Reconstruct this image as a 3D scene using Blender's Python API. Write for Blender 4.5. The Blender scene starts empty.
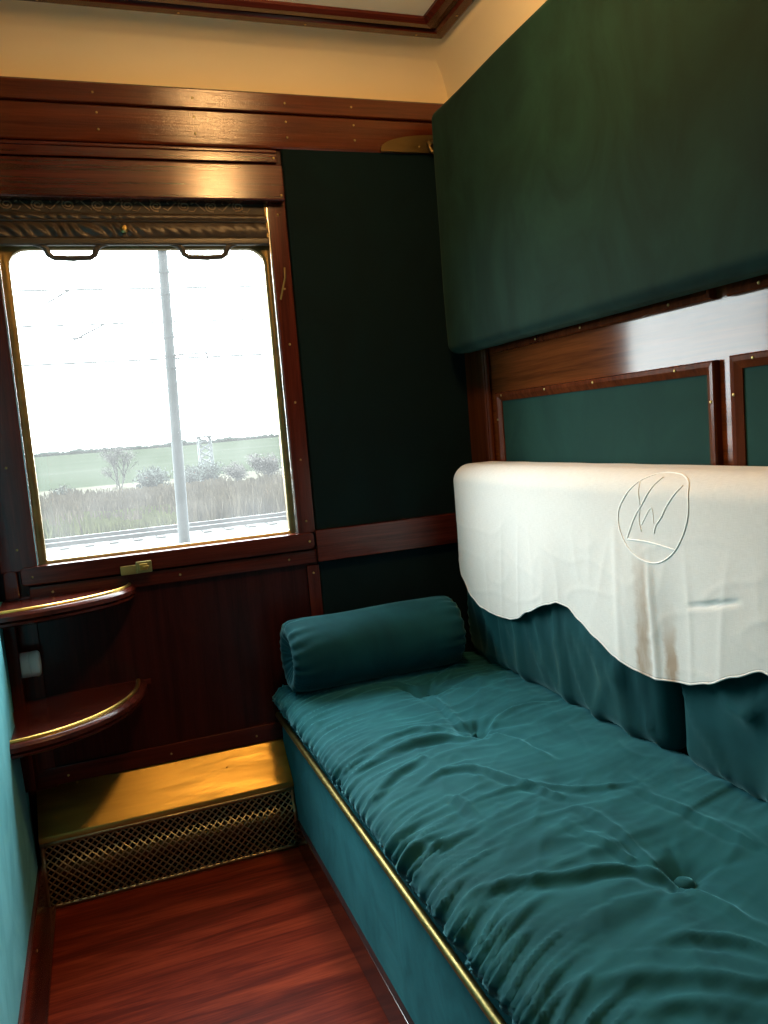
import bpy, bmesh, math, random
from mathutils import Vector, Matrix, noise

C = bpy.context.scene.collection
PI = math.pi
EYE = Vector((0.0, -2.363, 1.2))

# ------------------------------------------------------------------ materials
def new_mat(name):
    m = bpy.data.materials.new(name); m.use_nodes = True
    nt = m.node_tree; nt.nodes.clear()
    out = nt.nodes.new('ShaderNodeOutputMaterial')
    b = nt.nodes.new('ShaderNodeBsdfPrincipled')
    nt.links.new(b.outputs[0], out.inputs[0])
    return m, nt, b, out

def coords(nt, scale=(1, 1, 1), rot=(0, 0, 0)):
    tc = nt.nodes.new('ShaderNodeTexCoord'); mp = nt.nodes.new('ShaderNodeMapping')
    mp.inputs['Scale'].default_value = scale; mp.inputs['Rotation'].default_value = rot
    nt.links.new(tc.outputs['Object'], mp.inputs[0])
    return mp.outputs[0]

def noise_tex(nt, vec, scale, detail=4, rough=.5, dist=0):
    n = nt.nodes.new('ShaderNodeTexNoise')
    n.inputs['Scale'].default_value = scale; n.inputs['Detail'].default_value = detail
    n.inputs['Roughness'].default_value = rough; n.inputs['Distortion'].default_value = dist
    nt.links.new(vec, n.inputs['Vector'])
    return n.outputs[0]

def ramp(nt, fac, stops):
    r = nt.nodes.new('ShaderNodeValToRGB')
    e = r.color_ramp.elements
    while len(e) < len(stops): e.new(.5)
    for el, (p, c) in zip(e, stops):
        el.position = p; el.color = (*c, 1) if len(c) == 3 else c
    nt.links.new(fac, r.inputs[0])
    return r.outputs[0]

def maprange(nt, v, a, b, c, d):
    m = nt.nodes.new('ShaderNodeMapRange')
    m.inputs[1].default_value = a; m.inputs[2].default_value = b
    m.inputs[3].default_value = c; m.inputs[4].default_value = d
    nt.links.new(v, m.inputs[0]); return m.outputs[0]

def bump(nt, h, b, strength=.2, dist=.002):
    n = nt.nodes.new('ShaderNodeBump')
    n.inputs['Strength'].default_value = strength; n.inputs['Distance'].default_value = dist
    nt.links.new(h, n.inputs['Height']); nt.links.new(n.outputs[0], b.inputs['Normal'])

def wood(name, axis, dark, light, rough=.2, coat=.5, spec=.5, peel=.25, coat_rough=.12, aniso=0):
    m, nt, b, o = new_mat(name)
    sc = [38, 38, 38]; sc['xyz'.index(axis)] = 1.6
    v = coords(nt, sc)
    n1 = noise_tex(nt, v, 1.0, 6, .62, .6)
    sc2 = [260, 260, 260]; sc2['xyz'.index(axis)] = 9
    n2 = noise_tex(nt, coords(nt, sc2), 1.0, 2, .5)
    mx = nt.nodes.new('ShaderNodeMix'); mx.inputs[0].default_value = .3
    nt.links.new(n1, mx.inputs[2]); nt.links.new(n2, mx.inputs[3])
    c = ramp(nt, mx.outputs[0], [(.3, dark), (.5, [(a + d) / 2 for a, d in zip(dark, light)]), (.7, light)])
    nt.links.new(c, b.inputs['Base Color'])
    b.inputs['Roughness'].default_value = rough
    b.inputs['Specular IOR Level'].default_value = spec
    b.inputs['Anisotropic'].default_value = aniso; b.inputs['Anisotropic Rotation'].default_value = .25
    b.inputs['Coat Weight'].default_value = coat; b.inputs['Coat Roughness'].default_value = coat_rough
    pe = noise_tex(nt, coords(nt), 330 if peel > .3 else 170, 2, .5)
    ad = nt.nodes.new('ShaderNodeMath'); ad.operation = 'MULTIPLY_ADD'; ad.inputs[1].default_value = .5
    nt.links.new(pe, ad.inputs[0]); nt.links.new(n2, ad.inputs[2])
    bump(nt, ad.outputs[0], b, min(1, .16 + .5 * (peel - .25)) if peel > .25 else .5 * peel, .0008 + .0012 * max(0, peel - .25))
    return m

def velvet(name, col, dark, sheen=.6, sheen_tint=(.45, .75, .78), nap=6.0, rough=.85):
    m, nt, b, o = new_mat(name)
    n1 = noise_tex(nt, coords(nt, (1, 1, .7)), nap, 5, .6, 1.2)
    c = ramp(nt, n1, [(.32, dark), (.7, col)])
    nt.links.new(c, b.inputs['Base Color'])
    b.inputs['Roughness'].default_value = rough
    b.inputs['Specular IOR Level'].default_value = .15
    b.inputs['Sheen Roughness'].default_value = .35
    b.inputs['Sheen Tint'].default_value = (*sheen_tint, 1)
    s = maprange(nt, n1, .3, .72, sheen * .45, sheen)
    nt.links.new(s, b.inputs['Sheen Weight'])
    bump(nt, noise_tex(nt, coords(nt), 900, 2), b, .15, .0006)
    return m

def metal(name, col, rough, var=.12, sc=(8, 60, 60)):
    m, nt, b, o = new_mat(name)
    b.inputs['Metallic'].default_value = 1
    n = noise_tex(nt, coords(nt, sc), 1.0, 5, .6)
    c = ramp(nt, n, [(.3, [x * (1 - var * 2) for x in col]), (.7, col)])
    nt.links.new(c, b.inputs['Base Color'])
    nt.links.new(maprange(nt, n, .3, .7, rough * .8, rough * 1.3), b.inputs['Roughness'])
    return m

def plain(name, col, rough=.6, var=.1, sc=12, metallic=0, spec=.5):
    m, nt, b, o = new_mat(name)
    n = noise_tex(nt, coords(nt), sc, 4)
    c = ramp(nt, n, [(.3, [x * (1 - var) for x in col]), (.7, [min(1, x * (1 + var)) for x in col])])
    nt.links.new(c, b.inputs['Base Color'])
    b.inputs['Roughness'].default_value = rough; b.inputs['Metallic'].default_value = metallic
    b.inputs['Specular IOR Level'].default_value = spec
    return m

DK, LT = (.024, .0045, .0035), (.115, .020, .012)
M = {}
M['wood_x'] = wood('mahogany_x', 'x', DK, LT, .22, .1, .32)
M['pelmet_wood'] = wood('mahogany_pelmet', 'x', DK, LT, .21, .0, .8, .6, .2, .85)
M['wood_y'] = wood('mahogany_y', 'y', DK, LT)
M['wood_z'] = wood('mahogany_z', 'z', DK, LT, .24, .1, .3)
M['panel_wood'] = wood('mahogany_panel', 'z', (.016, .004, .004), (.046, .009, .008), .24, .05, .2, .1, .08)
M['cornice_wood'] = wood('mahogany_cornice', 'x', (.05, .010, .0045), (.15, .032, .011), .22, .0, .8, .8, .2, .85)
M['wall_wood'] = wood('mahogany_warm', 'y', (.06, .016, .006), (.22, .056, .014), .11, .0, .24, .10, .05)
M['wall_wood_z'] = wood('mahogany_warm_z', 'z', (.05, .012, .005), (.14, .035, .012), .14, .0, .2, .10, .05)
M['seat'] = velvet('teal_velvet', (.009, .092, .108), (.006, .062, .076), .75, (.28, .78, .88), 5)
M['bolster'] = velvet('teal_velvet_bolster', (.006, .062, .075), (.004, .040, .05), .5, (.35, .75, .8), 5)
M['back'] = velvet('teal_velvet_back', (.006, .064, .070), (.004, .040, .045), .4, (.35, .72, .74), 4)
M['base'] = velvet('teal_suede_base', (.026, .22, .255), (.018, .155, .185), .35, (.25, .8, .9), 9)
M['berth'] = velvet('green_velvet', (.007, .034, .027), (.0035, .017, .014), .26, (.35, .6, .48), 4.5)
M['inset'] = velvet('green_inset', (.009, .046, .038), (.0065, .034, .029), .25, (.4, .7, .6), 5)
M['darkvelvet'] = velvet('dark_green_velvet', (.0015, .012, .016), (.001, .008, .011), .05, (.4, .7, .7), 4)
M['leftvelvet'] = velvet('blue_velvet', (.085, .36, .41), (.06, .28, .325), .35, (.4, .9, 1.0), 7)
M['brass'] = metal('brass', (.78, .50, .12), .33, .06, (20, 20, 20))
M['brass_plate'] = metal('brass_plate', (.60, .40, .10), .40, .12, (5, 50, 50))
M['old_brass'] = metal('old_brass', (.46, .35, .13), .44)
M['dull_brass'] = metal('dull_brass', (.22, .155, .065), .45)
M['bronze'] = metal('grille_bronze', (.58, .48, .27), .38)
M['steel'] = metal('bright_edge', (.85, .82, .78), .2)
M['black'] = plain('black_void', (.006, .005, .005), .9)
M['blind'] = plain('blind_leather', (.050, .036, .027), .42, .25, 20)
M['scroll'] = plain('blind_scroll', (.20, .14, .085), .5)
M['scroll_bg'] = plain('blind_band', (.022, .016, .012), .6)
M['bar'] = plain('blind_bar', (.05, .042, .036), .4)
M['white_plastic'] = plain('white_plastic', (.82, .82, .80), .4, .03)
M['cream'] = plain('cream_paint', (.90, .77, .53), .6, .03, 3)
M['ceil_in'] = plain('ceiling_centre', (.80, .76, .64), .7, .04, 3)
M['thread'] = plain('white_thread', (.93, .91, .87), .75, .03)

def mat_floor():
    m, nt, b, o = new_mat('red_floor_boards')
    n1 = noise_tex(nt, coords(nt, (1.3, 14, 14), (0, 0, .06)), 1.0, 7, .62, 1.4)
    n2 = noise_tex(nt, coords(nt, (8, 160, 160), (0, 0, .06)), 1.0, 3)
    mx = nt.nodes.new('ShaderNodeMix'); mx.inputs[0].default_value = .28
    nt.links.new(n1, mx.inputs[2]); nt.links.new(n2, mx.inputs[3])
    c = ramp(nt, mx.outputs[0], [(.32, (.05, .005, .002)), (.48, (.15, .016, .006)), (.66, (.32, .046, .016))])
    # thin seams between boards that run across the compartment
    w = nt.nodes.new('ShaderNodeTexWave'); w.bands_direction = 'Y'; w.wave_profile = 'SAW'
    w.inputs['Scale'].default_value = 2.0; w.inputs['Distortion'].default_value = 0
    nt.links.new(coords(nt, (1, 1, 1), (0, 0, .04)), w.inputs['Vector'])
    seam = ramp(nt, w.outputs[1], [(0, (.5, .5, .5)), (.012, (1, 1, 1))])
    mul = nt.nodes.new('ShaderNodeMix'); mul.data_type = 'RGBA'; mul.blend_type = 'MULTIPLY'
    mul.inputs[0].default_value = .8
    nt.links.new(c, mul.inputs[6]); nt.links.new(seam, mul.inputs[7])
    nt.links.new(mul.outputs[2], b.inputs['Base Color'])
    b.inputs['Roughness'].default_value = .42; b.inputs['Specular IOR Level'].default_value = .09
    bump(nt, n2, b, .15, .0008)
    return m
M['floor'] = mat_floor()

def mat_linen():
    m, nt, b, o = new_mat('white_linen')
    v = coords(nt)
    weave = noise_tex(nt, coords(nt, (1, 60, 900)), 1.0, 2)
    weave2 = noise_tex(nt, coords(nt, (1, 900, 60)), 1.0, 2)
    add = nt.nodes.new('ShaderNodeMath'); add.operation = 'ADD'
    nt.links.new(weave, add.inputs[0]); nt.links.new(weave2, add.inputs[1])
    base = ramp(nt, maprange(nt, add.outputs[0], .6, 1.4, 0, 1), [(0, (.65, .63, .59)), (1, (.77, .75, .71))])
    # brown drip stain under the monogram: two streaks in the cloth's own Y/Z
    sep = nt.nodes.new('ShaderNodeSeparateXYZ'); nt.links.new(v, sep.inputs[0])
    wob = noise_tex(nt, coords(nt, (1, 6, 10)), 3.0, 3)
    def streak(y0, wid, z0, z1):
        a = nt.nodes.new('ShaderNodeMath'); a.operation = 'MULTIPLY_ADD'
        a.inputs[1].default_value = .03; nt.links.new(wob, a.inputs[0]); nt.links.new(sep.outputs[1], a.inputs[2])
        s = nt.nodes.new('ShaderNodeMath'); s.operation = 'SUBTRACT'; s.inputs[1].default_value = y0 + .015
        nt.links.new(a.outputs[0], s.inputs[0])
        ab = nt.nodes.new('ShaderNodeMath'); ab.operation = 'ABSOLUTE'; nt.links.new(s.outputs[0], ab.inputs[0])
        f = maprange(nt, ab.outputs[0], wid * .5, wid * 1.1, 1, 0)
        g = maprange(nt, sep.outputs[2], z0, z1, 1, 0)
        k = nt.nodes.new('ShaderNodeMath'); k.operation = 'MULTIPLY'
        nt.links.new(f, k.inputs[0]); nt.links.new(g, k.inputs[1])
        return k.outputs[0]
    s1 = streak(STAIN_Y1, .024, STAIN_Z + .02, STAIN_Z + .24); s2 = streak(STAIN_Y2, .020, STAIN_Z - .03, STAIN_Z + .09)
    mxm = nt.nodes.new('ShaderNodeMath'); mxm.operation = 'MAXIMUM'
    nt.links.new(s1, mxm.inputs[0]); nt.links.new(s2, mxm.inputs[1])
    blot = maprange(nt, noise_tex(nt, coords(nt, (1, 30, 10)), 1.0, 4), .30, .62, .30, .85)
    k = nt.nodes.new('ShaderNodeMath'); k.operation = 'MULTIPLY'
    nt.links.new(mxm.outputs[0], k.inputs[0]); nt.links.new(blot, k.inputs[1])
    mix = nt.nodes.new('ShaderNodeMix'); mix.data_type = 'RGBA'
    nt.links.new(k.outputs[0], mix.inputs[0]); nt.links.new(base, mix.inputs[6])
    mix.inputs[7].default_value = (.36, .24, .15, 1)
    nt.links.new(mix.outputs[2], b.inputs['Base Color'])
    b.inputs['Roughness'].default_value = .85
    b.inputs['Specular IOR Level'].default_value = .1
    b.inputs['Sheen Weight'].default_value = .15
    bump(nt, add.outputs[0], b, .2, .0006)
    return m

# ------------------------------------------------------------------ mesh helpers
class MB:
    def __init__(s): s.bm = bmesh.new()
    def _merge(s, t):
        me = bpy.data.meshes.new('t'); t.to_mesh(me); t.free(); s.bm.from_mesh(me); bpy.data.meshes.remove(me)
    def box(s, x0, x1, y0, y1, z0, z1, bev=.002, seg=2):
        t = bmesh.new(); bmesh.ops.create_cube(t, size=1)
        bmesh.ops.scale(t, vec=(x1 - x0, y1 - y0, z1 - z0), verts=t.verts)
        bmesh.ops.translate(t, vec=((x0 + x1) / 2, (y0 + y1) / 2, (z0 + z1) / 2), verts=t.verts)
        if bev:
            bmesh.ops.bevel(t, geom=t.edges[:], offset=bev, segments=seg, affect='EDGES', profile=.5)
        s._merge(t); return s
    def tube(s, pts, r, n=8, cap=True):
        pts = [Vector(p) for p in pts]; rs = r if isinstance(r, (list, tuple)) else [r] * len(pts)
        rings = []; up = None
        for i, p in enumerate(pts):
            a = pts[max(0, i - 1)]; b = pts[min(len(pts) - 1, i + 1)]
            d = (b - a).normalized()
            if up is None:
                up = Vector((0, 0, 1)) if abs(d.z) < .9 else Vector((1, 0, 0))
            u = d.cross(up).normalized(); w = u.cross(d).normalized(); up = w
            rings.append([s.bm.verts.new(p + rs[i] * (math.cos(2 * PI * k / n) * u + math.sin(2 * PI * k / n) * w)) for k in range(n)])
        for A, B in zip(rings, rings[1:]):
            for k in range(n):
                s.bm.faces.new((A[k], A[(k + 1) % n], B[(k + 1) % n], B[k]))
        if cap:
            s.bm.faces.new(rings[0][::-1]); s.bm.faces.new(rings[-1])
        return s
    def prism(s, outline, axis, a, b, bev=0):
        """outline: 2-D points in the plane across axis, extruded from a to b along axis."""
        t = bmesh.new()
        def mk(p, h):
            return {'x': (h, p[0], p[1]), 'y': (p[0], h, p[1]), 'z': (p[0], p[1], h)}[axis]
        A = [t.verts.new(mk(p, a)) for p in outline]; B = [t.verts.new(mk(p, b)) for p in outline]
        n = len(outline)
        t.faces.new(A); t.faces.new(B[::-1])
        for i in range(n): t.faces.new((A[i], B[i], B[(i + 1) % n], A[(i + 1) % n]))
        bmesh.ops.recalc_face_normals(t, faces=t.faces)
        if bev:
            es = [e for e in t.edges if e.calc_length() > bev * 2.2 or True]
            bmesh.ops.bevel(t, geom=[e for e in t.edges if len(e.link_faces) == 2 and any(len(f.verts) == n for f in e.link_faces)],
                            offset=bev, segments=2, affect='EDGES', profile=.5)
        s._merge(t); return s
    def grid(s, rows, closed_u=False):
        V = [[s.bm.verts.new(p) for p in r] for r in rows]
        for i in range(len(V) - 1):
            m = len(V[i])
            for j in range(m if closed_u else m - 1):
                s.bm.faces.new((V[i][j], V[i][(j + 1) % m], V[i + 1][(j + 1) % m], V[i + 1][j]))
        return V
    def lathe(s, prof, axis='z', at=(0, 0, 0), n=24):
        rows = []
        for r, h in prof:
            row = []
            for k in range(n):
                a = 2 * PI * k / n; c, d = r * math.cos(a), r * math.sin(a)
                row.append(Vector(at) + Vector({'z': (c, d, h), 'x': (h, c, d), 'y': (d, h, c)}[axis]))
            rows.append(row)
        V = s.grid(rows, True)
        for ring in (V[0], V[-1]):
            try: s.bm.faces.new(ring)
            except ValueError: pass
        return s

def wloc(o):
    v = Vector((0, 0, 0))
    while o: v = v + o.location; o = o.parent
    return v

def make(name, mb, mat, parent=None, origin=None, smooth=True, angle=40):
    bm = mb.bm
    bmesh.ops.recalc_face_normals(bm, faces=bm.faces)
    if parent is None:
        if origin is None:
            xs = [v.co.x for v in bm.verts]; ys = [v.co.y for v in bm.verts]; zs = [v.co.z for v in bm.verts]
            origin = Vector(((min(xs) + max(xs)) / 2, (min(ys) + max(ys)) / 2, min(zs)))
        off = Vector(origin)
    else:
        off = wloc(parent)
    bmesh.ops.translate(bm, vec=-off, verts=bm.verts)
    me = bpy.data.meshes.new(name); bm.to_mesh(me); bm.free()
    me.materials.append(mat)
    if smooth:
        me.shade_smooth(); me.set_sharp_from_angle(angle=math.radians(angle))
    o = bpy.data.objects.new(name, me); C.objects.link(o)
    if smooth and angle == 40:
        md = o.modifiers.new('flat_faces', 'WEIGHTED_NORMAL'); md.keep_sharp = True
    if parent is None: o.location = off
    else: o.parent = parent
    return o

def tag(o, label=None, cat=None, group=None, kind=None):
    if label: o['label'] = label
    if cat: o['category'] = cat
    if group: o['group'] = group
    if kind: o['kind'] = kind
    return o

def thing(name, loc, label=None, cat=None, group=None, kind=None):
    o = bpy.data.objects.new(name, None); C.objects.link(o); o.location = loc
    o.empty_display_size = .05
    return tag(o, label, cat, group, kind)

SCREW = {}
def screws(parent, pts, direction='-y', mat='old_brass', r=.0034):
    key = (direction, mat, r)
    if key not in SCREW:
        mb = MB(); prof = [(r, 0), (r * .92, r * .3), (r * .55, r * .5), (r * .12, r * .52)]
        sg = -1 if direction[0] == '-' else 1
        mb.lathe([(a, sg * h) for a, h in prof], direction[1], n=10)
        bmesh.ops.recalc_face_normals(mb.bm, faces=mb.bm.faces)
        me = bpy.data.meshes.new('screw'); mb.bm.to_mesh(me); mb.bm.free(); me.materials.append(M[mat]); me.shade_smooth()
        SCREW[key] = me
    for p in pts:
        o = bpy.data.objects.new('screw', SCREW[key]); C.objects.link(o)
        o.parent = parent; o.location = Vector(p) - wloc(parent)

def wp(x, z, p=0.0):
    """A point measured on the plane of the window wall, moved to a surface that stands p in front of it along the same sight line."""
    s = (2.363 - p) / 2.363
    return (x * s, 1.2 + (z - 1.2) * s)

def soft_box(lo, hi, r, step, disp=None):
    lo = Vector(lo); hi = Vector(hi); c = (lo + hi) / 2; h = (hi - lo) / 2
    bm = bmesh.new()
    def ticks(half):
        n = max(4, int(round(2 * half / step))); e = 5
        inner = [-(half - r) + 2 * (half - r) * i / n for i in range(n + 1)]
        edge = [half - r + r * math.tan(PI / 4 * k / e) for k in range(1, e + 1)]
        return [-x for x in reversed(edge)] + inner + edge
    T = [ticks(h[i]) for i in range(3)]
    for ax in range(3):
        u, v = (ax + 1) % 3, (ax + 2) % 3
        for sgn in (-1, 1):
            V = []
            for a in T[u]:
                row = []
                for b in T[v]:
                    p = Vector((0, 0, 0)); p[ax] = sgn * h[ax]; p[u] = a; p[v] = b
                    q = Vector([max(-(h[i] - r), min(h[i] - r, p[i])) for i in range(3)])
                    n = (p - q).normalized(); pos = c + q + n * r
                    if disp: pos = pos + n * disp(pos, n)
                    row.append(bm.verts.new(pos))
                V.append(row)
            for i in range(len(V) - 1):
                for j in range(len(V[0]) - 1):
                    f = (V[i][j], V[i + 1][j], V[i + 1][j + 1], V[i][j + 1])
                    bm.faces.new(f if sgn > 0 else f[::-1])
    bmesh.ops.remove_doubles(bm, verts=bm.verts, dist=1e-5)
    mb = MB(); mb.bm.free(); mb.bm = bm
    return mb

def ridge(x, y, z=0.0):
    return 1 - min(1.0, abs(noise.noise(Vector((x, y, z)))) * 2.2)

def interp(pts, x):
    if x <= pts[0][0]: return pts[0][1]
    for (a, b), (c, d) in zip(pts, pts[1:]):
        if x <= c:
            t = (x - a) / (c - a); t = t * t * (3 - 2 * t) * .5 + t * .5
            return b + (d - b) * t
    return pts[-1][1]

def sstep(a, b, x):
    t = max(0, min(1, (x - a) / (b - a))); return t * t * (3 - 2 * t)

# ------------------------------------------------------------------ room shell
XL, XR, YB, ZC = -.275, 1.165, -2.80, 2.30
CORN_T = 2.185
def S(name, mb, mat, **k): return tag(make(name, mb, mat, **k), kind='structure')

S('floor', MB().box(XL - .05, XR + .05, YB - .05, .06, -.05, 0, 0), M['floor'])

# ceiling: wall top, curved cove and flat field
mb = MB(); r = .13; rows = []
prof = [(0, 2.10)] + [(r * (1 - math.cos(a)), ZC - r + r * math.sin(a)) for a in [PI / 2 * i / 14 for i in range(15)]]
for ins, z in prof:
    rows.append([Vector((XL + ins, YB + ins, z)), Vector((XR - ins, YB + ins, z)), Vector((XR - ins, -ins, z)), Vector((XL + ins, -ins, z))])
V = mb.grid(rows, True); mb.bm.faces.new(V[-1])
ceil = S('ceiling', mb, M['cream'])
lamp_c = Vector((.57, -.98, 0))

# ceiling moulding ring with two steps
mb = MB()
fx0, fx1, fy0, fy1 = -.18, 1.070, -2.55, -.182
prof = [(0, ZC), (0, ZC - .010), (.010, ZC - .017), (.036, ZC - .018), (.042, ZC - .011), (.06, ZC - .011), (.066, ZC - .020), (.088, ZC - .022), (.102, ZC - .015), (.104, ZC)]
rows = [[Vector((fx0 + i, fy0 + i, z)), Vector((fx1 - i, fy0 + i, z)), Vector((fx1 - i, fy1 - i, z)), Vector((fx0 + i, fy1 - i, z))] for i, z in prof]
mb.grid(rows, True)
t3 = S('trim_3', mb, M['wood_x'], smooth=False)
screws(t3, [(x, fy1 - .02, ZC - .0172) for x in (-.0, .33, .66, .98)] + [(fx1 - .02, y, ZC - .0172) for y in (-.32,)], '-z')
make('centre_panel', MB().box(fx0 + .08, fx1 - .08, fy0 + .08, fy1 - .08, ZC - .008, ZC - .003, 0), M['ceil_in'], ceil)

# window wall with an opening
WX0, WX1, WZ0, WZ1 = -.172, .556, .885, 1.90
mb = MB()
mb.box(XL - .05, WX0, 0, .06, 0, 2.25, 0).box(WX1, XR + .05, 0, .06, 0, 2.25, 0)
mb.box(WX0, WX1, 0, .06, 0, WZ0, 0).box(WX0, WX1, 0, .06, WZ1, 2.25, 0)
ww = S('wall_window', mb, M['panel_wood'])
# dark velvet field between window and right wall
make('velvet_panel', soft_box((.612, -.014, .905), (XR - .002, .004, 2.05), .008, .2), M['darkvelvet'], ww)
make('velvet_panel', soft_box((.612, -.014, .30), (XR - .002, .004, .83), .008, .2), M['darkvelvet'], ww)
mr = make('mid_rail', MB().box(*[wp(.611, 0, .024)[0], XR - .002], -.036, 0, wp(0, .815, .024)[1], wp(0, .912, .024)[1], .003), M['wood_x'], ww)
screws(mr, [(.645, -.024, .89), (.645, -.024, .845), (1.03, -.024, .89), (1.03, -.024, .845)])
make('wood_panel', MB().box(-.19, .578, -.004, 0, .33, .83, .001), M['panel_wood'], ww)
st = make('stile', MB().box(.573, .611, -.016, 0, .20, .808, .002), M['wood_z'], ww)
screws(st, [(.592, -.016, .785)])
st = make('stile', MB().box(-.262, -.19, -.012, 0, .28, .83, .002), M['wood_z'], ww)
screws(st, [(-.203, -.012, .61)])
x0, zb = wp(-.25, .289, .016); x1, zt = wp(.575, .34, .016)
br = make('bottom_rail', MB().box(x0, x1, -.016, 0, zb, zt, .003), M['wood_x'], ww)
screws(br, [(x, -.016, .317) for x in (-.16, .12, .37)])
x0, zb = wp(-.2, .812, .018); x1, zt = wp(.611, .853, .018)
bt = make('sill_batten', MB().box(x0, x1, -.018, 0, zb, zt, .004), M['wood_x'], ww)
screws(bt, [(x, -.018, .835) for x in (-.14, .20, .52)])
# cornice
t1 = tag(thing('trim_1', (.45, 0, 2.037)), kind='structure')
z0, z1 = wp(0, 2.134, .034)[1], wp(0, 2.187, .034)[1]
b1 = make('upper_board', MB().prism([(0, z0), (-.026, z0), (-.031, z0 + .004), (-.038, z1 - .005), (-.034, z1), (0, z1)], 'x', XL, XR, .0), M['cornice_wood'], t1)
z0, z1 = wp(0, 2.037, .028)[1], wp(0, 2.128, .028)[1]
b2 = make('lower_board', MB().prism([(0, z0), (-.014, z0), (-.020, z0 + .006), (-.031, z1 - .004), (-.027, z1), (0, z1)], 'x', XL, XR, .0), M['cornice_wood'], t1)
screws(b1, [(x, -.034, 2.147) for x in (.11, .37, .63, .83)])
screws(b2, [(x, -.028, z) for x in (.115, .37, .63, .835) for z in (2.098, 2.055)])
# brass sector plate in the corner below the cornice
out = [(.915, 2.026)]
for i in range(13):
    a = PI / 2 * i / 12
    out.append((1.105 - .19 * math.cos(a) ** 1.0, 2.034 + .045 * math.sin(a)))
out += [(1.13, 2.079), (1.13, 2.026)]
cp = make('corner_plate', MB().prism(out, 'y', -.032, -.027), M['dull_brass'], t1)
cp['label'] = 'dull brass rounded corner plate'
screws(cp, [(1.04, -.032, 2.043)])
# pelmet above the blind
t2 = tag(thing('trim_2', (.2, 0, 1.888)), kind='structure')
x1, z0 = wp(.601, 1.992, .045); z1 = wp(0, 2.030, .045)[1]
p1 = make('pelmet_top', MB().box(XL, x1, -.045, 0, z0, z1, .004), M['pelmet_wood'], t2)
p2 = make('pelmet_bead', MB().box(XL, x1 - .002, -.050, -.03, z1 - .012, z1 - .002, .003), M['pelmet_wood'], t2)
x1, z0 = wp(.616, 1.886, .055); z1b = wp(0, 1.989, .055)[1]
p3 = make('pelmet_board', MB().box(XL, x1, -.055, 0, z0, z1b, .006, 3), M['pelmet_wood'], t2)
screws(p1, [(.58, -.045, 1.99)]); screws(p3, [(.59, -.055, 1.885)])

# the window
w1 = tag(thing('window_1', (.19, 0, .885)), kind='structure')
jl = make('jamb_board', MB().box(-.262, -.170, -.020, .004, .90, 1.90, .003), M['wood_z'], w1)
jr = make('jamb_board', MB().box(.556, .608, -.020, .004, .908, 1.90, .003), M['wood_z'], w1)
screws(jl, [(-.215, -.020, z) for z in (.96, 1.18, 1.36)])
screws(jr, [(.583, -.020, z) for z in (.945, 1.13, 1.30, 1.47, 1.63, 1.84)])
# bright scratch-like thin catch on the right jamb
make('blind_hook', MB().tube([(.568, -.022, 1.60), (.585, -.03, 1.66), (.588, -.022, 1.69)], .0025, 6), M['old_brass'], w1)
make('metal_edge', MB().box(-.1715, -.1665, -.016, .03, .912, 1.88, .001), M['steel'], w1)['label'] = 'bright metal channel'
make('metal_edge', MB().box(.5515, .5565, -.016, .03, .912, 1.88, .001), M['steel'], w1)['label'] = 'bright metal channel'
def rrect(x0, x1, z0, z1, rt, rb, n=8):
    P = []
    for cx, cz, r, a0 in ((x1 - rb, z0 + rb, rb, -90), (x1 - rt, z1 - rt, rt, 0), (x0 + rt, z1 - rt, rt, 90), (x0 + rb, z0 + rb, rb, 180)):
        for i in range(n + 1):
            a = math.radians(a0 + 90 * i / n); P.append((cx + r * math.cos(a), cz + r * math.sin(a)))
    return P
inn = rrect(-.147, .536, .918, 1.752, .045, .006); outr = rrect(-.168, .553, .895, 1.79, .03, .004)
mb = MB()
rows = []
for P, y in ((outr, .014), (outr, .006), (rrect(-.163, .548, .905, 1.775, .035, .005), .003), (rrect(-.152, .541, .912, 1.758, .042, .006), .004), (inn, .009), (inn, .032), (outr, .032)):
    rows.append([Vector((p[0], y, p[1])) for p in P])
mb.grid(rows, True)
make('sash_frame', mb, M['dull_brass'], w1)
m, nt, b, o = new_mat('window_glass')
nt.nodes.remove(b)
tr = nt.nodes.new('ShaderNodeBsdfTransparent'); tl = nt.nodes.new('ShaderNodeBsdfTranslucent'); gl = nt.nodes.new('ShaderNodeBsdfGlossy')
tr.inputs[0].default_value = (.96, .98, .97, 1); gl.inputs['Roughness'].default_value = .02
haze_mix = maprange(nt, noise_tex(nt, coords(nt), 9, 5), .3, .7, .020, .030)  # translucent haze put into the glass to wash out the view outside
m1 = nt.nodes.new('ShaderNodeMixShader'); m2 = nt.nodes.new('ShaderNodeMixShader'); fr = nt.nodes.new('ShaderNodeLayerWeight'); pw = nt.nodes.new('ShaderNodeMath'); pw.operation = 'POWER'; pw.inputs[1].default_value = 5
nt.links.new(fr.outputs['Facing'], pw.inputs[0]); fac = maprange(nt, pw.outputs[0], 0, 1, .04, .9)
nt.links.new(haze_mix, m1.inputs[0]); nt.links.new(tr.outputs[0], m1.inputs[1]); nt.links.new(tl.outputs[0], m1.inputs[2])
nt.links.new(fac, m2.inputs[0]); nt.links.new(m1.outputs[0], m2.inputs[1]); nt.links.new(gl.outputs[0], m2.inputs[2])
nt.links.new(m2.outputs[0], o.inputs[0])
make('pane', MB().box(-.160, .547, .018, .022, .905, 1.80, 0), m, w1)
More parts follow.
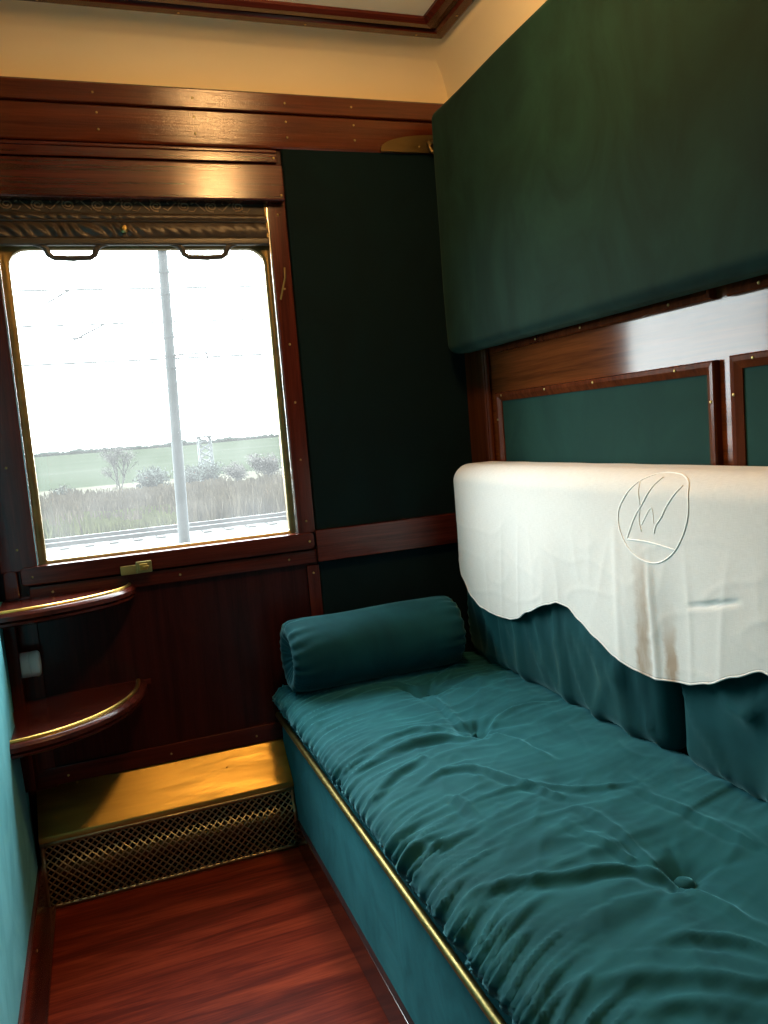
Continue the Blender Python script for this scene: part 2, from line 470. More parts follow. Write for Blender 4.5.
# sill rail with rounded end, corner block and latch
x0, zb = wp(-.217, .856, .03); x1, zt = wp(.608, .907, .03)
mb = MB()
P = rrect(x0, x1, zb, zt, .012, .012, 6)
mb.prism(P, 'y', -.030, .012, .004)
sl = make('sill_rail', mb, M['wood_x'], w1)
screws(sl, [(-.185, -.030, .883), (.585, -.030, .884)])
make('sill_block', MB().prism(rrect(-.258, -.222, .83, .905, .012, .004, 5), 'y', -.024, .0, .003), M['wood_z'], w1)
lt = make('latch', MB().box(.082, .124, -.044, -.030, .858, .89, .002).box(.040, .086, -.040, -.030, .857, .882, .002), M['old_brass'], w1)
lt['label'] = 'brass sash latch'
make('latch_slider', MB().box(.090, .112, -.049, -.043, .866, .884, .0015).box(.1, .116, -.053, -.048, .872, .878, .001), M['brass'], lt)

# left wall: recess and padded panel
wl = S('wall_left', MB().box(XL - .05, XL, YB, 0, 0, 2.25, 0), M['darkvelvet'])
make('velvet_recess', MB().box(XL, XL + .008, -.48, -.002, .02, .825, .002), M['base'], wl)
mb = soft_box((-.288, YB + .02, .125), (-.252, -.235, 1.98), .016, .05)
for v in mb.bm.verts:                                    # the free edge leans a little
    if v.co.y > -.45:
        k = sstep(-.45, -.235, v.co.y); v.co.y += k * ((.80 - min(v.co.z, .85)) * .20 - .03)
make('padded_panel', mb, M['leftvelvet'], wl)
bl = S('baseboard_left', MB().box(XL, -.242, YB, -.115, 0, .135, .004), M['wood_y'])
screws(bl, [(-.242, y, .09) for y in (-.45, -.85, -1.2)], '+x')
make('shoe_strip', MB().box(-.243, -.222, YB, -.12, 0, .012, .003), M['wood_y'], bl)
S('wall_back', MB().box(XL - .05, XR + .05, YB - .05, YB, 0, 2.25, 0), M['wall_wood_z'])

# right wall: board, posts, framed green insets
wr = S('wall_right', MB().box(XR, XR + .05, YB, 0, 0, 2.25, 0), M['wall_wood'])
make('corner_post', MB().box(1.148, XR, -.140, -.014, 0, 2.14, .005, 3), M['wall_wood_z'], wr)
make('corner_bead', MB().tube([(1.156, -.150, 0), (1.156, -.150, 2.1)], .009, 10).tube([(1.155, -.008, .3), (1.155, -.008, 2.1)], .006, 8), M['wall_wood_z'], wr)
def frame(y0, y1, z0, z1, wd, scr, left_top_only=False):
    ins = make('green_inset', MB().box(XR - .005, XR, y1 + wd * .5, y0 - wd * .5, z0 + wd * .5, z1 - wd * .5, .001), M['inset'], wr)
    mb = MB(); rows = []
    for i, x in ((0, XR), (0, XR - .012), (.003, XR - .016), (wd * .45, XR - .015), (wd - .004, XR - .010), (wd, XR - .008), (wd, XR)):
        rows.append([Vector((x, y0 - i, z0 + i)), Vector((x, y1 + i, z0 + i)), Vector((x, y1 + i, z1 - i)), Vector((x, y0 - i, z1 - i))])
    mb.grid(rows, True)
    f = make('panel_frame', mb, M['wall_wood_z'], wr, smooth=False)
    screws(f, scr, '-x')
    return f
frame(-.200, -1.100, .62, 1.280, .026, [(XR - .0155, y, 1.270) for y in (-.24, -.48, -.70, -.99)] + [(XR - .0155, -1.090, z) for z in (1.20, )] + [(XR - .0155, -.209, z) for z in (1.2,)])
frame(-1.140, -2.04, .62, 1.284, .026, [(XR - .0155, y, 1.274) for y in (-1.20, -1.42, -1.7)] + [(XR - .0155, -1.150, z) for z in (1.21,)])
frame(-.200, -1.100, 1.396, 2.06, .026, [(XR - .0155, y, 1.406) for y in (-.45, -.66, -.98)])
frame(-1.140, -2.04, 1.394, 2.06, .026, [(XR - .0155, y, 1.404) for y in (-1.22, -1.5)])

# ------------------------------------------------------------------ ceiling lamp
lp = thing('ceiling_lamp', (lamp_c.x, lamp_c.y, ZC - .008), 'round frosted ceiling lamp with brass ring in the middle of the ceiling', 'lamp')
zz = ZC - .008
make('lamp_ring', MB().lathe([(.085, zz), (.095, zz - .006), (.095, zz - .018), (.082, zz - .022), (.078, zz - .012)], 'z', (lamp_c.x, lamp_c.y, 0), 40), M['brass'], lp)
make('lamp_stem', MB().lathe([(.082, zz - .020), (.03, zz - .028), (.012, zz - .034), (.012, zz - .070), (.032, zz - .076), (.034, zz - .084)], 'z', (lamp_c.x, lamp_c.y, 0), 28), M['brass'], lp)
m, nt, b, o = new_mat('lamp_glass')
b.inputs['Base Color'].default_value = (.9, .8, .6, 1); b.inputs['Emission Color'].default_value = (1, .55, .20, 1)
b.inputs['Emission Strength'].default_value = 112.0
make('lamp_shade', MB().lathe([(.030, zz - .080), (.060, zz - .092), (.078, zz - .115), (.080, zz - .140), (.066, zz - .165), (.038, zz - .180), (.004, zz - .185)], 'z', (lamp_c.x, lamp_c.y, 0), 40), m, lp)

# ------------------------------------------------------------------ heater cover
hc = thing('heater_cover', (.1, -.06, 0), 'brass heater cover with sloping top and pierced grille along the floor under the window', 'heater cover')
HX0, HX1 = -.246, .4485
mb = MB()
# sloping plate with a folded lip
pr = [(-.001, .300), (-.001, .294), (-.1065, .1905), (-.1085, .181), (-.1105, .181), (-.1100, .1925), (-.106, .197)]
mb.prism(pr, 'x', HX0, HX1)
pl = make('top_plate', mb, M['brass_plate'], hc)
for x, t in ((-.14, .08), (.15, .06), (.30, .12), (.20, .55), (.34, .10)):
    pass
def on_plate(x, t):
    return (x, -.001 + (-.106 + .001) * t, .300 + (.197 - .300) * t + .0005)
screws(pl, [on_plate(x, .10) for x in (-.14, .13, .34)] + [on_plate(.27, .45)], '-y', 'brass', .0035)
make('side_cheek', MB().prism([(-.001, 0), (-.001, .29), (-.104, .188), (-.112, .0)], 'x', HX0, HX0 + .003), M['dull_brass'], hc)
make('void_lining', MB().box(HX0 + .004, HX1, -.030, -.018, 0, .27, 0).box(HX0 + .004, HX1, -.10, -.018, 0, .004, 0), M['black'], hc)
mb = MB().tube([(HX0 + .03, -.065, .075), (HX1 - .01, -.065, .075)], .022, 16)
for k in range(34):
    x = HX0 + .06 + k * .018
    mb.lathe([(.038, x - .0012), (.038, x + .0012)], 'x', (0, -.065, .075), 14)
make('heater_pipe', mb, M['dull_brass'], hc)
# pierced grille: diamond cells with four-lobed holes, laid over a profile that bends outwards
GP = [(.000, -.1090, .1800), (.042, -.1092, .1380), (.050, -.1105, .1310), (.068, -.1225, .1175), (.078, -.1240, .1080), (.186, -.1240, .0)]
GL = .186
def gpos(x, v):
    for (a, y0, z0), (b_, y1, z1) in zip(GP, GP[1:]):
        if v <= b_ or b_ == GL:
            t = (v - a) / (b_ - a); return Vector((x, y0 + (y1 - y0) * t, z0 + (z1 - z0) * t))
mb = MB(); p = GL / 9.0; n = 16
px = p
nx = int((HX1 - HX0) / px)
px = (HX1 - HX0) / nx
for row in range(-1, 18):
    for col in range(-1, nx + 1):
        cx = HX0 + px * (col + .5 + (.5 if row % 2 else 0)); cv = (row + 1) * p / 2
        if cv < p * .4 or cv > GL - p * .4 or cx < HX0 + px * .4 or cx > HX1 - px * .4: continue
        O, I = [], []
        for k in range(n):
            a = 2 * PI * k / n; ca, sa = math.cos(a), math.sin(a)
            R = .5 / (abs(ca) + abs(sa))
            rr = min(R * .86, .30 * (1 + .22 * math.cos(4 * a)))
            O.append(mb.bm.verts.new(gpos(cx + ca * R * px, cv + sa * R * p)))
            I.append(mb.bm.verts.new(gpos(cx + ca * rr * px, cv + sa * rr * p)))
        for k in range(n):
            mb.bm.faces.new((O[k], O[(k + 1) % n], I[(k + 1) % n], I[k]))
for v0, v1 in ((0, p * .55), (GL - p * .6, GL)):
    mb.grid([[gpos(HX0 + (HX1 - HX0) * i / 20, v) for i in range(21)] for v in (v0, v1)])
for xa, xb in ((HX0, HX0 + px * .5), (HX1 - px * .5, HX1)):
    mb.grid([[gpos(x, GL * i / 20) for i in range(21)] for x in (xa, xb)])
bmesh.ops.remove_doubles(mb.bm, verts=mb.bm.verts, dist=2e-5)
g = make('pierced_grille', mb, M['bronze'], hc, angle=25)
md = g.modifiers.new('thickness', 'SOLIDIFY'); md.thickness = .0016; md.offset = 0

# ------------------------------------------------------------------ corner shelves
def shelf(a, b, z, th, inset, label, cat='shelf'):
    cx, cy = -.2655, -.0125
    root = thing('corner_shelf', (cx, cy, z - th), label, cat, None)
    def arc(ea, eb, n=40):
        return [(cx + ea * math.sin(PI / 2 * i / n), cy - eb * math.cos(PI / 2 * i / n)) for i in range(n + 1)]
    prof = [(-.035, z - th), (-.010, z - th), (-.004, z - th + .004), (-.003, z - th + .010), (-.010, z - th + .013), (0, z - th + .017), (.0, z - .008), (-.006, z - .002), (-.010, z), (-.05, z)]
    mb = MB()
    mb.grid([[Vector((x, y, zz)) for x, y in arc(a + d, b + d)] for d, zz in prof])
    ring_t = [Vector((x, y, z)) for x, y in arc(a - .05, b - .05)] + [Vector((cx, cy, z))]
    ring_b = [Vector((x, y, z - th)) for x, y in arc(a - .035, b - .035)] + [Vector((cx, cy, z - th))]
    mb.bm.faces.new([mb.bm.verts.new(q) for q in ring_t]); mb.bm.faces.new([mb.bm.verts.new(q) for q in ring_b])
    # back and side faces
    ptsw = [Vector((cx + a + d, cy, zz)) for d, zz in prof] + [Vector((cx, cy, z)), Vector((cx, cy, z - th))]
    ptsl = [Vector((cx, cy - b - d, zz)) for d, zz in prof] + [Vector((cx, cy, z)), Vector((cx, cy, z - th))]
    mb.bm.faces.new([mb.bm.verts.new(q) for q in ptsw]); mb.bm.faces.new([mb.bm.verts.new(q) for q in ptsl])
    bmesh.ops.remove_doubles(mb.bm, verts=mb.bm.verts, dist=1e-5)
    make('shelf_board', mb, M['wood_x'], root)
    make('brass_strip', MB().tube([(x, y, z + .001) for x, y in arc(a - inset, b - inset)], .0055, 8), M['brass'], root)['label'] = 'bright brass strip'
    return root
shelf(.342, .205, .826, .036, .018, 'upper quarter oval wooden corner shelf with brass strip just below the window sill')
r2 = shelf(.340, .362, .548, .036, .022, 'lower quarter oval wooden corner shelf with brass strip above the brass heater cover')
make('wall_cleat', MB().box(-.18, .088, -.0135, -.0045, .532, .549, .002), M['wood_x'], r2)
# white fitting on the left wall between the shelves
make('corner_post', MB().box(-.267, -.2365, -.09, -.0125, .32, .785, .004), M['wood_z'], wl)
wf = thing('wall_fitting', (-.236, -.055, .62), 'small white ribbed cylindrical fitting on the wall between the two corner shelves', 'wall fitting')
mb = MB(); kz = .655
make('body', MB().lathe([(.033, -.2362), (.034, -.234), (.034, -.216), (.0325, -.215), (.0325, -.2135), (.034, -.2125), (.034, -.196), (.031, -.192)], 'x', (0, -.055, kz), 28), M['white_plastic'], wf)
make('end_face', MB().lathe([(.030, -.194), (.028, -.1905), (.010, -.1905), (.008, -.193), (.002, -.193)], 'x', (0, -.055, kz), 28), M['white_plastic'], wf)

# ------------------------------------------------------------------ blind
bd = thing('roller_blind', (.19, -.01, 1.72), 'brown ruched roller blind rolled up at the top of the window with two handle loops', 'blind')
BX0, BX1 = -.164, .551
mb = MB(); rows = []
zs = [1.772 + (1.820 - 1.772) * i / 14 for i in range(15)]
def ruche(x, z, amp):
    s = (x - BX0) / (BX1 - BX0)
    f = (1 - .75 * sstep(.42, .58, s)) * amp
    return f * math.sin((x * 62 + (z - 1.77) * 55 + 1.2 * noise.noise(Vector((x * 14, z * 10, 0)))) * 3.0)
for z in zs:
    e = math.sin(PI * (z - zs[0]) / (zs[-1] - zs[0]))
    rows.append([Vector((x, -.016 - .008 * e + ruche(x, z, .0045) * e, z)) for x in [BX0 + (BX1 - BX0) * i / 260 for i in range(261)]])
mb.grid(rows)
make('ruched_band', mb, M['blind'], bd, angle=180)
mb = MB(); rows = []
for i in range(9):
    z = 1.820 + .022 * i / 8; e = math.sin(PI * i / 8)
    rows.append([Vector((x, -.015 - .006 * e + ruche(x + .01, z, .003) * e, z)) for x in [BX0 + (BX1 - BX0) * k / 260 for k in range(261)]])
mb.grid(rows)
make('upper_band', mb, M['blind'], bd, angle=180)
make('scroll_strip', MB().box(BX0, BX1, -.016, -.006, 1.841, 1.90, .002), M['scroll_bg'], bd)
mb = MB(); pitch = .0755
for k in range(10):
    cx = BX0 + .03 + k * pitch
    if cx > BX1 - .03: break
    sg = 1 if k % 2 else -1
    pts = []
    for i in range(30):
        a = i / 29 * 3.6 * PI; rr = 0.0035 + .012 * i / 29
        pts.append((cx + rr * math.cos(a) * 1.15, -.0175, 1.861 + sg * rr * math.sin(a) * .95))
    mb.tube(pts, .0024, 5)
    mb.tube([(cx - .018, -.0175, 1.861 - sg * .012), (cx - .03, -.0175, 1.861 - sg * .002), (cx - .045, -.0175, 1.861 + sg * .012), (cx - .056, -.0175, 1.861 + sg * .006)], .002, 5)
    mb.tube([(cx + .012, -.0175, 1.861 + sg * .013), (cx + .026, -.0175, 1.861 + sg * .014), (cx + .034, -.0175, 1.861 + sg * .005)], .0016, 5)
for v in mb.bm.verts: v.co.x = min(max(v.co.x, BX0 + .002), BX1 - .002)
make('scroll_ornament', mb, M['scroll'], bd)
make('bottom_bar', MB().box(BX0, BX1, -.026, -.006, 1.755, 1.775, .005, 3).tube([(BX0, -.02, 1.820), (BX1, -.02, 1.820)], .003, 6), M['bar'], bd)
def handle(cx):
    w0, w1, h = .063, .046, .034
    zt, zb_ = 1.7575, 1.7575 - h
    cl = [(cx - w0 - .03, zt), (cx - w0 - .012, zt - .002), (cx - w0, zt - .012), (cx - w1 - .012, zb_ + .008), (cx - w1, zb_), (cx, zb_ - .002),
          (cx + w1, zb_), (cx + w1 + .012, zb_ + .008), (cx + w0, zt - .012), (cx + w0 + .012, zt - .002), (cx + w0 + .03, zt)]
    mb = MB().tube([(x, -.016, z) for x, z in cl], [.004, .0075, .0092, .0080, .0072, .0078, .0072, .0080, .0092, .0075, .004], 8)
    return make('handle_loop', mb, M['bar'], bd)
handle(.012); handle(.364)
make('knob', MB().lathe([(.010, -.024), (.011, -.028), (.007, -.031), (.009, -.036), (.006, -.040), (.001, -.041)], 'y', (.152, 0, 1.796), 16), M['old_brass'], bd)
make('end_clip', MB().box(BX1 - .006, BX1, -.02, -.01, 1.825, 1.89, .001).box(BX1 - .006, BX1, -.024, -.01, 1.775, 1.818, .001), M['dull_brass'], bd)

# ------------------------------------------------------------------ sofa bench
YE = -2.12
sf = thing('sofa_bench', (.8, -1.1, 0), 'teal velvet bench sofa base with brass rail and dark wooden plinth along the right wall', 'sofa')
make('front_panel', soft_box((.450, YE, .07), (.50, -.005, .362), .008, .1), M['base'], sf)
make('seat_deck', MB().box(.49, 1.145, YE, -.02, .30, .366, .006), M['black'], sf)
pb = make('plinth', MB().box(.438, .49, YE, -.128, 0, .084, .003), M['wood_y'], sf)
make('brass_rail', MB().tube([(.441, YE, .369), (.441, -.012, .369)], .0085, 14), M['old_brass'], sf)

TUFT = [(.79, -.37), (.775, -.69), (.79, -1.04), (.79, -1.39), (.79, -1.74)]
STRONG = [1.0, 1.0, .25, 1.0, .8]
CREASES = [
    (0.008, 0.0085, [(0.767, -1.407), (0.763, -1.347), (0.768, -1.273), (0.767, -1.177), (0.738, -1.13)]),
    (0.009, 0.01, [(0.755, -1.397), (0.736, -1.352), (0.688, -1.331), (0.619, -1.317), (0.546, -1.293), (0.475, -1.285), (0.426, -1.329)]),
    (0.007, 0.0085, [(0.755, -1.374), (0.742, -1.32), (0.72, -1.247), (0.706, -1.163)]),
    (0.008, 0.0085, [(0.768, -1.433), (0.777, -1.492), (0.783, -1.563)]),
    (-0.006, 0.022, [(0.706, -1.455), (0.653, -1.46), (0.599, -1.468), (0.541, -1.485)]),
    (0.0075, 0.014, [(0.699, -1.645), (0.667, -1.61), (0.626, -1.58), (0.568, -1.551), (0.52, -1.537), (0.474, -1.543)]),
    (0.006, 0.013, [(0.674, -1.669), (0.625, -1.632), (0.577, -1.612), (0.525, -1.609)]),
    (0.007, 0.0085, [(0.753, -1.592), (0.729, -1.552), (0.683, -1.523), (0.631, -1.508)]),
    (0.006, 0.0085, [(0.936, -1.384), (0.926, -1.287), (0.911, -1.207), (0.885, -1.101)]),
    (0.005, 0.0085, [(0.9, -1.11), (0.811, -1.082), (0.73, -1.023), (0.651, -1.013)]),
    (0.008, 0.0085, [(0.759, -0.717), (0.767, -0.603), (0.774, -0.492), (0.772, -0.419), (0.758, -0.313), (0.672, -0.294)]),
    (0.009, 0.01, [(0.75, -0.725), (0.691, -0.702), (0.603, -0.702), (0.518, -0.726), (0.45, -0.768), (0.403, -0.848)]),
    (0.008, 0.01, [(0.718, -0.663), (0.654, -0.623), (0.568, -0.64), (0.484, -0.693), (0.415, -0.769)]),
    (0.007, 0.0085, [(0.786, -0.734), (0.814, -0.793), (0.829, -0.903), (0.841, -0.957)]),
    (0.007, 0.0085, [(0.794, -0.396), (0.851, -0.293), (0.909, -0.246), (1.008, -0.173)]),
    (0.007, 0.0085, [(0.794, -0.396), (0.737, -0.278), (0.62, -0.279), (0.49, -0.341)]),
    (0.008, 0.0085, [(0.791, -0.723), (0.869, -0.654), (0.974, -0.624), (1.037, -0.648)]),
    (0.006, 0.0085, [(0.589, -1.067), (0.584, -1.01), (0.565, -0.98)]),
    (0.008, 0.0085, [(0.757, -1.091), (0.726, -1.015), (0.694, -0.945), (0.651, -0.888), (0.573, -0.885), (0.498, -0.942)]),
    (0.008, 0.0085, [(0.604, -0.79), (0.516, -0.83), (0.45, -0.895), (0.398, -0.976)]),
    (0.006, 0.0085, [(0.498, -1.129), (0.451, -1.118), (0.415, -1.135)]),
]
def crease_lines():
    out = []
    for amp, wd, P in CREASES:
        Q = []
        for i in range(len(P) - 1):
            a, b, c, d = P[max(0, i - 1)], P[i], P[i + 1], P[min(len(P) - 1, i + 2)]
            for k in range(5):
                t = k / 5
                Q.append(tuple(.5 * ((2 * b[j]) + (c[j] - a[j]) * t + (2 * a[j] - 5 * b[j] + 4 * c[j] - d[j]) * t * t + (3 * b[j] - a[j] - 3 * c[j] + d[j]) * t ** 3) for j in (0, 1)))
        Q.append(P[-1])
        m = .05
        out.append((amp, wd, Q, min(q[0] for q in Q) - m, max(q[0] for q in Q) + m, min(q[1] for q in Q) - m, max(q[1] for q in Q) + m))
    return out
CL = crease_lines()
def crease_disp(x, y):
    d = 0
    for amp, wd, Q, xa, xb, ya, yb in CL:
        if not (xa < x < xb and ya < y < yb): continue
        best = (1, 0, 0)
        for i in range(len(Q) - 1):
            ax, ay = Q[i]; ux, uy = Q[i + 1][0] - ax, Q[i + 1][1] - ay
            L2 = ux * ux + uy * uy
            if L2 < 1e-12: continue
            t = max(0, min(1, ((x - ax) * ux + (y - ay) * uy) / L2))
            ex, ey = x - ax - ux * t, y - ay - uy * t
            q = ex * ex + ey * ey
            if q < best[0]: best = (q, (ux * ey - uy * ex) / math.sqrt(L2), (i + t) / (len(Q) - 1))
        q, sd, t = best
        r = abs(math.sqrt(q) + .004 * noise.noise(Vector((x * 25, y * 25, amp * 900))))
        wd = wd * (1 + .5 * noise.noise(Vector((x * 12, y * 12, 4))))
        if r > .05: continue
        tap = min(1, (1 - t) * 2.5) * (.55 + .45 * min(1, t * 8))
        off = r if sd * (1 if amp > 0 else -1) >= 0 else -r
        d += .85 * amp * tap * (math.exp(-(r / wd) ** 2) - .55 * math.exp(-((off - 2.0 * wd) / (1.3 * wd)) ** 2) + .25 * math.exp(-((off + 2.2 * wd) / (1.8 * wd)) ** 2))
    return d
def mat_disp(p, n):
    x, y = p.x, p.y
    d = 0
    up = max(0, n.z); fr = max(0, -n.x)
    if n.z < -.3: return 0
    w = (x - .42) + (.47 - p.z)              # length along the section from the front edge
    # crown
    d += up * .014 * math.sin(PI * max(0, min(1, (x - .42) / .7)))
    # gathers over the front edge, curving as they run back
    g = sstep(.20, .02, w)
    yy = y - .075 * (1 - math.exp(-max(0, w) / .07)) + .02 * noise.noise(Vector((y * 5, 1, 1)))
    wob = .22 * noise.noise(Vector((y * 3, w * 2, 3)))
    r1 = ridge(w * 3.0 + 5, yy * 30 + wob * 5)
    r2 = ridge(w * 4.0 + 9, yy * 58 + wob * 6, 2)
    d += g * (.0075 * (r1 ** 4 - .3) + .0042 * (r2 ** 4 - .3)) * (.5 + .5 * (up + fr)) * (.55 + .75 * sstep(-.3, .3, noise.noise(Vector((y * 4, 5, 5)))))
    # broad folds lying across the seat
    t = sstep(.05, .22, w)
    q = noise.noise(Vector((x * 2.2, y * 2.2, 7)))
    u = y * 1.0 - x * .22 + .10 * q
    f1 = ridge(x * 1.7 + 2, u * 7.0, 1)
    f2 = ridge(x * 3.0 + 4, u * 15.0 + q, 5)
    f3 = ridge(x * 4.5 + u * 4, u * 6 - x * 9, 9)
    f4 = ridge(x * 4 + 8, u * 30.0 + 2 * q, 3)
    calm = .45 + .55 * sstep(-.25, .35, noise.noise(Vector((x * 2.6, y * 2.6, 11))))
    d += up * t * calm * (.0055 * (f1 ** 2 - .4) + .0042 * (f2 ** 3 - .3) + .0040 * (f3 ** 4 - .25) + .0018 * (f4 ** 3 - .3))
    if up > .3: d += up * crease_disp(x, y)
    for (tx, ty), st in zip(TUFT, STRONG):
        dx, dy = x - tx, y - ty; rr = math.hypot(dx, dy)
        if rr < .45:
            th = math.atan2(dy, dx)
            d -= up * st * (.022 * math.exp(-(rr / .035) ** 2) + .012 * math.exp(-(rr / .11) ** 2))
            rad = max(0, math.cos(th * 5 + 1.3 + 2 * noise.noise(Vector((tx * 9, ty * 9, rr * 3)))))
            d -= up * st * .010 * rad ** 4 * .5 * math.exp(-rr / .12) * sstep(.0, .03, rr)
    return d
def seat_end(mb):
    return mb
mt = soft_box((.416, YE, .368), (1.12, -.062, .474), .042, .006, mat_disp)
for v in mt.bm.verts:
    if v.co.x < .56 and v.co.z < .46:
        v.co.x += .036 * sstep(.458, .375, v.co.z) * sstep(.56, .46, v.co.x)
mattress = thing('seat_mattress', (.78, -1.1, .372), 'long wrinkled teal velvet seat mattress with sunken buttons lying on the bench', 'mattress')
make('mattress_pad', mt, M['seat'], mattress, angle=180)
for (tx, ty), st in zip(TUFT, STRONG):
    if st < .9: continue
    z = .474 + mat_disp(Vector((tx, ty, .474)), Vector((0, 0, 1)))
    rB = .017 if ty < -1.2 else .006
    make('button', MB().lathe([(rB, z - .002), (rB, z + .004), (rB * .8, z + .009), (rB * .4, z + .011), (.0005, z + .0115)], 'z', (tx, ty, 0), 18), M['seat'], mattress)

# bolster with gathered ends
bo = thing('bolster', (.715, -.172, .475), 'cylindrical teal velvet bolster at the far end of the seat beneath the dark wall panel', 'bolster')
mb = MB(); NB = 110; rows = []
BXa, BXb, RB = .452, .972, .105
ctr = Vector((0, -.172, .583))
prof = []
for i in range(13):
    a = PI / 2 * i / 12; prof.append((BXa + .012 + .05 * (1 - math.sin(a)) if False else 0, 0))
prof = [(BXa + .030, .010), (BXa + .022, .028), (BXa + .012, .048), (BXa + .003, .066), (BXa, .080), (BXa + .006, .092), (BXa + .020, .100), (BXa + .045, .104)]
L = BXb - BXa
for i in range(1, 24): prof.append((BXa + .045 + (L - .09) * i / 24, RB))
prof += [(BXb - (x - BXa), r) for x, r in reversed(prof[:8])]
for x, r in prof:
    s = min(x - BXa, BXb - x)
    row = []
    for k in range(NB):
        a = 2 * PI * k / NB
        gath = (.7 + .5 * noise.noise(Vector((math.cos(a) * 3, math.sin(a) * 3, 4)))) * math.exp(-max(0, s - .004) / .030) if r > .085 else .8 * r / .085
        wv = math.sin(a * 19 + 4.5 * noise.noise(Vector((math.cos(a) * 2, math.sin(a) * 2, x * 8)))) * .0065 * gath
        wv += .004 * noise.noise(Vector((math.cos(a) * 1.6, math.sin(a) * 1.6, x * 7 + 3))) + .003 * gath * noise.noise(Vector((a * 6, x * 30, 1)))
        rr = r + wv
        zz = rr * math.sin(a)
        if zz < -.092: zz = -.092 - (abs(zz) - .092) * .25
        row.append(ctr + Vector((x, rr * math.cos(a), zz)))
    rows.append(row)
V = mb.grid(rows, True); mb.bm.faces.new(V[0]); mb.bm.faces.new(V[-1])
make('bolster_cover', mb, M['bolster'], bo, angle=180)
for x in (BXa + .024, BXb - .024):
    make('end_button', MB().lathe([(.004, x - .006), (.016, x - .005), (.018, x), (.016, x + .005), (.004, x + .006)], 'x', (0, ctr.y, ctr.z), 18), M['bolster'], bo)

# back cushions
def back_disp(y0, y1, seed):
    def f(p, n):
        fr = max(0, -n.x); s = (p.y - y0) / (y1 - y0); h = (p.z - .47) / .6
        d = fr * (.022 * math.sin(PI * max(0, min(1, s))) ** .5 * math.sin(PI * max(0, min(1, h))) ** .6 - .004)
        v = ridge(p.y * 7 + seed + .8 * h, h * 1.6 + seed, 2) ** 3
        v2 = ridge(p.y * 15 + seed - 2.2 * h, h * 2.2 + seed, 5) ** 3
        low = sstep(.75, .15, h)
        d += fr * (.016 * (v - .2) + .010 * (v2 - .2)) * (.25 + .75 * low)
        return d
    return f
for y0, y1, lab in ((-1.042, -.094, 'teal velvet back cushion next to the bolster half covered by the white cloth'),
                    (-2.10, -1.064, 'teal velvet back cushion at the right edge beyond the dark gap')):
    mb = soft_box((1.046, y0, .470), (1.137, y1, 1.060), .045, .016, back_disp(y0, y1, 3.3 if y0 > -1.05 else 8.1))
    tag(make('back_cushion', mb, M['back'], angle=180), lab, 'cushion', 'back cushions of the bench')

# ------------------------------------------------------------------ linen antimacassar
HEM = [(-1.98, .70), (-1.80, .68), (-1.62, .67), (-1.50, .71), (-1.42, .735), (-1.34, .748), (-1.28, .722), (-1.21, .690), (-1.15, .672), (-1.06, .660), (-1.00, .664), (-.93, .676), (-.86, .700),
       (-.79, .727), (-.75, .750), (-.71, .754), (-.67, .742), (-.56, .702), (-.50, .672), (-.46, .662), (-.39, .660), (-.30, .668), (-.24, .690), (-.18, .740), (-.14, .80), (-.10, .85)]
CY0, CY1 = -1.98, -.120
def cloth_pt(y, t, q=None, lift=0):
    """t 0..1: from behind the cushion top, over it and down the front to the hem; or q: way along the cloth from the front top."""
    zh = interp(HEM, y)
    R = .052; top = 1.0765; xb = 1.132; xf = 1.0085
    l1 = xb - (xf + R); l2 = R * PI / 2; l3 = top - R - zh
    s = t * (l1 + l2 + l3) if q is None else l1 + q
    if s < l1: x, z, nx, nz = xb - s, top, 0, 1
    elif s < l1 + l2:
        a = (s - l1) / R; x, z = xf + R - R * math.sin(a), top - R + R * math.cos(a); nx, nz = -math.sin(a), math.cos(a)
    else: x, z, nx, nz = xf, top - R - (s - l1 - l2), -1, 0
    drop = max(0, s - l1 - l2)
    d = .0035 * math.sin(y * 19 + 1.0) * sstep(0, .3, drop)
    d += .003 * noise.noise(Vector((y * 7, z * 2, 2))) * sstep(-.02, .2, drop)
    d += .0016 * (ridge(y * 11 + z * 1.0, z * 1.2, 4) ** 4) * sstep(.03, .2, drop)
    d += .0010 * (ridge(y * 4 + z * 7, z * 9 - y * 3, 6) ** 6) * sstep(.02, .12, drop)
    d += .002 * noise.noise(Vector((y * 9, 3, 8))) * sstep(.03, -.02, drop)
    # a sharp horizontal crease
    dy = y + 1.23
    if abs(dy) < .075 and .75 < z < .95:
        d -= .007 * math.exp(-((z - (.841 - dy * .25)) / .004) ** 2) * (1 - (dy / .075) ** 2)
    # a long vertical pinch under the monogram
    d += .0035 * math.exp(-((y + 1.063 - .05 * (z - .8)) / .009) ** 2) * sstep(.93, .86, z)
    d += .002 * math.exp(-((y + .955) / .012) ** 2) * sstep(1.0, .9, z)
    d += lift
    x += nx * d; z += nz * d * (.6 if not lift else 1)
    # wrap round the far end of the cushion
    r = .07; e = y - (CY1 - r)
    if e > 0:
        k = r - math.sqrt(max(0, r * r - e * e))
        x += k * (.75 if nx < -.5 else .45); z -= k * .55 * max(0, nz)
    return Vector((min(x, 1.1465), y, z))
mb = MB(); NY, NT = 380, 90
rows = []
for i in range(NY + 1):
    y = CY0 + (CY1 - CY0) * i / NY
    if i > NY - 30:                                      # denser at the far end
        pass
    rows.append([cloth_pt(y, k / NT) for k in range(NT + 1)])
mb.grid(rows)
am_or = Vector((1.02, -1.0, .66))
STAIN_Y1, STAIN_Y2, STAIN_Z = (-1.034 - am_or.y), (-1.108 - am_or.y), .08
M['linen'] = mat_linen()
am = make('antimacassar', mb, M['linen'], origin=am_or, angle=180)
md = am.modifiers.new('thickness', 'SOLIDIFY'); md.thickness = .0014; md.offset = 0
tag(am, 'white linen cloth with scalloped hem and embroidered oval draped over the sofa back', 'cloth')
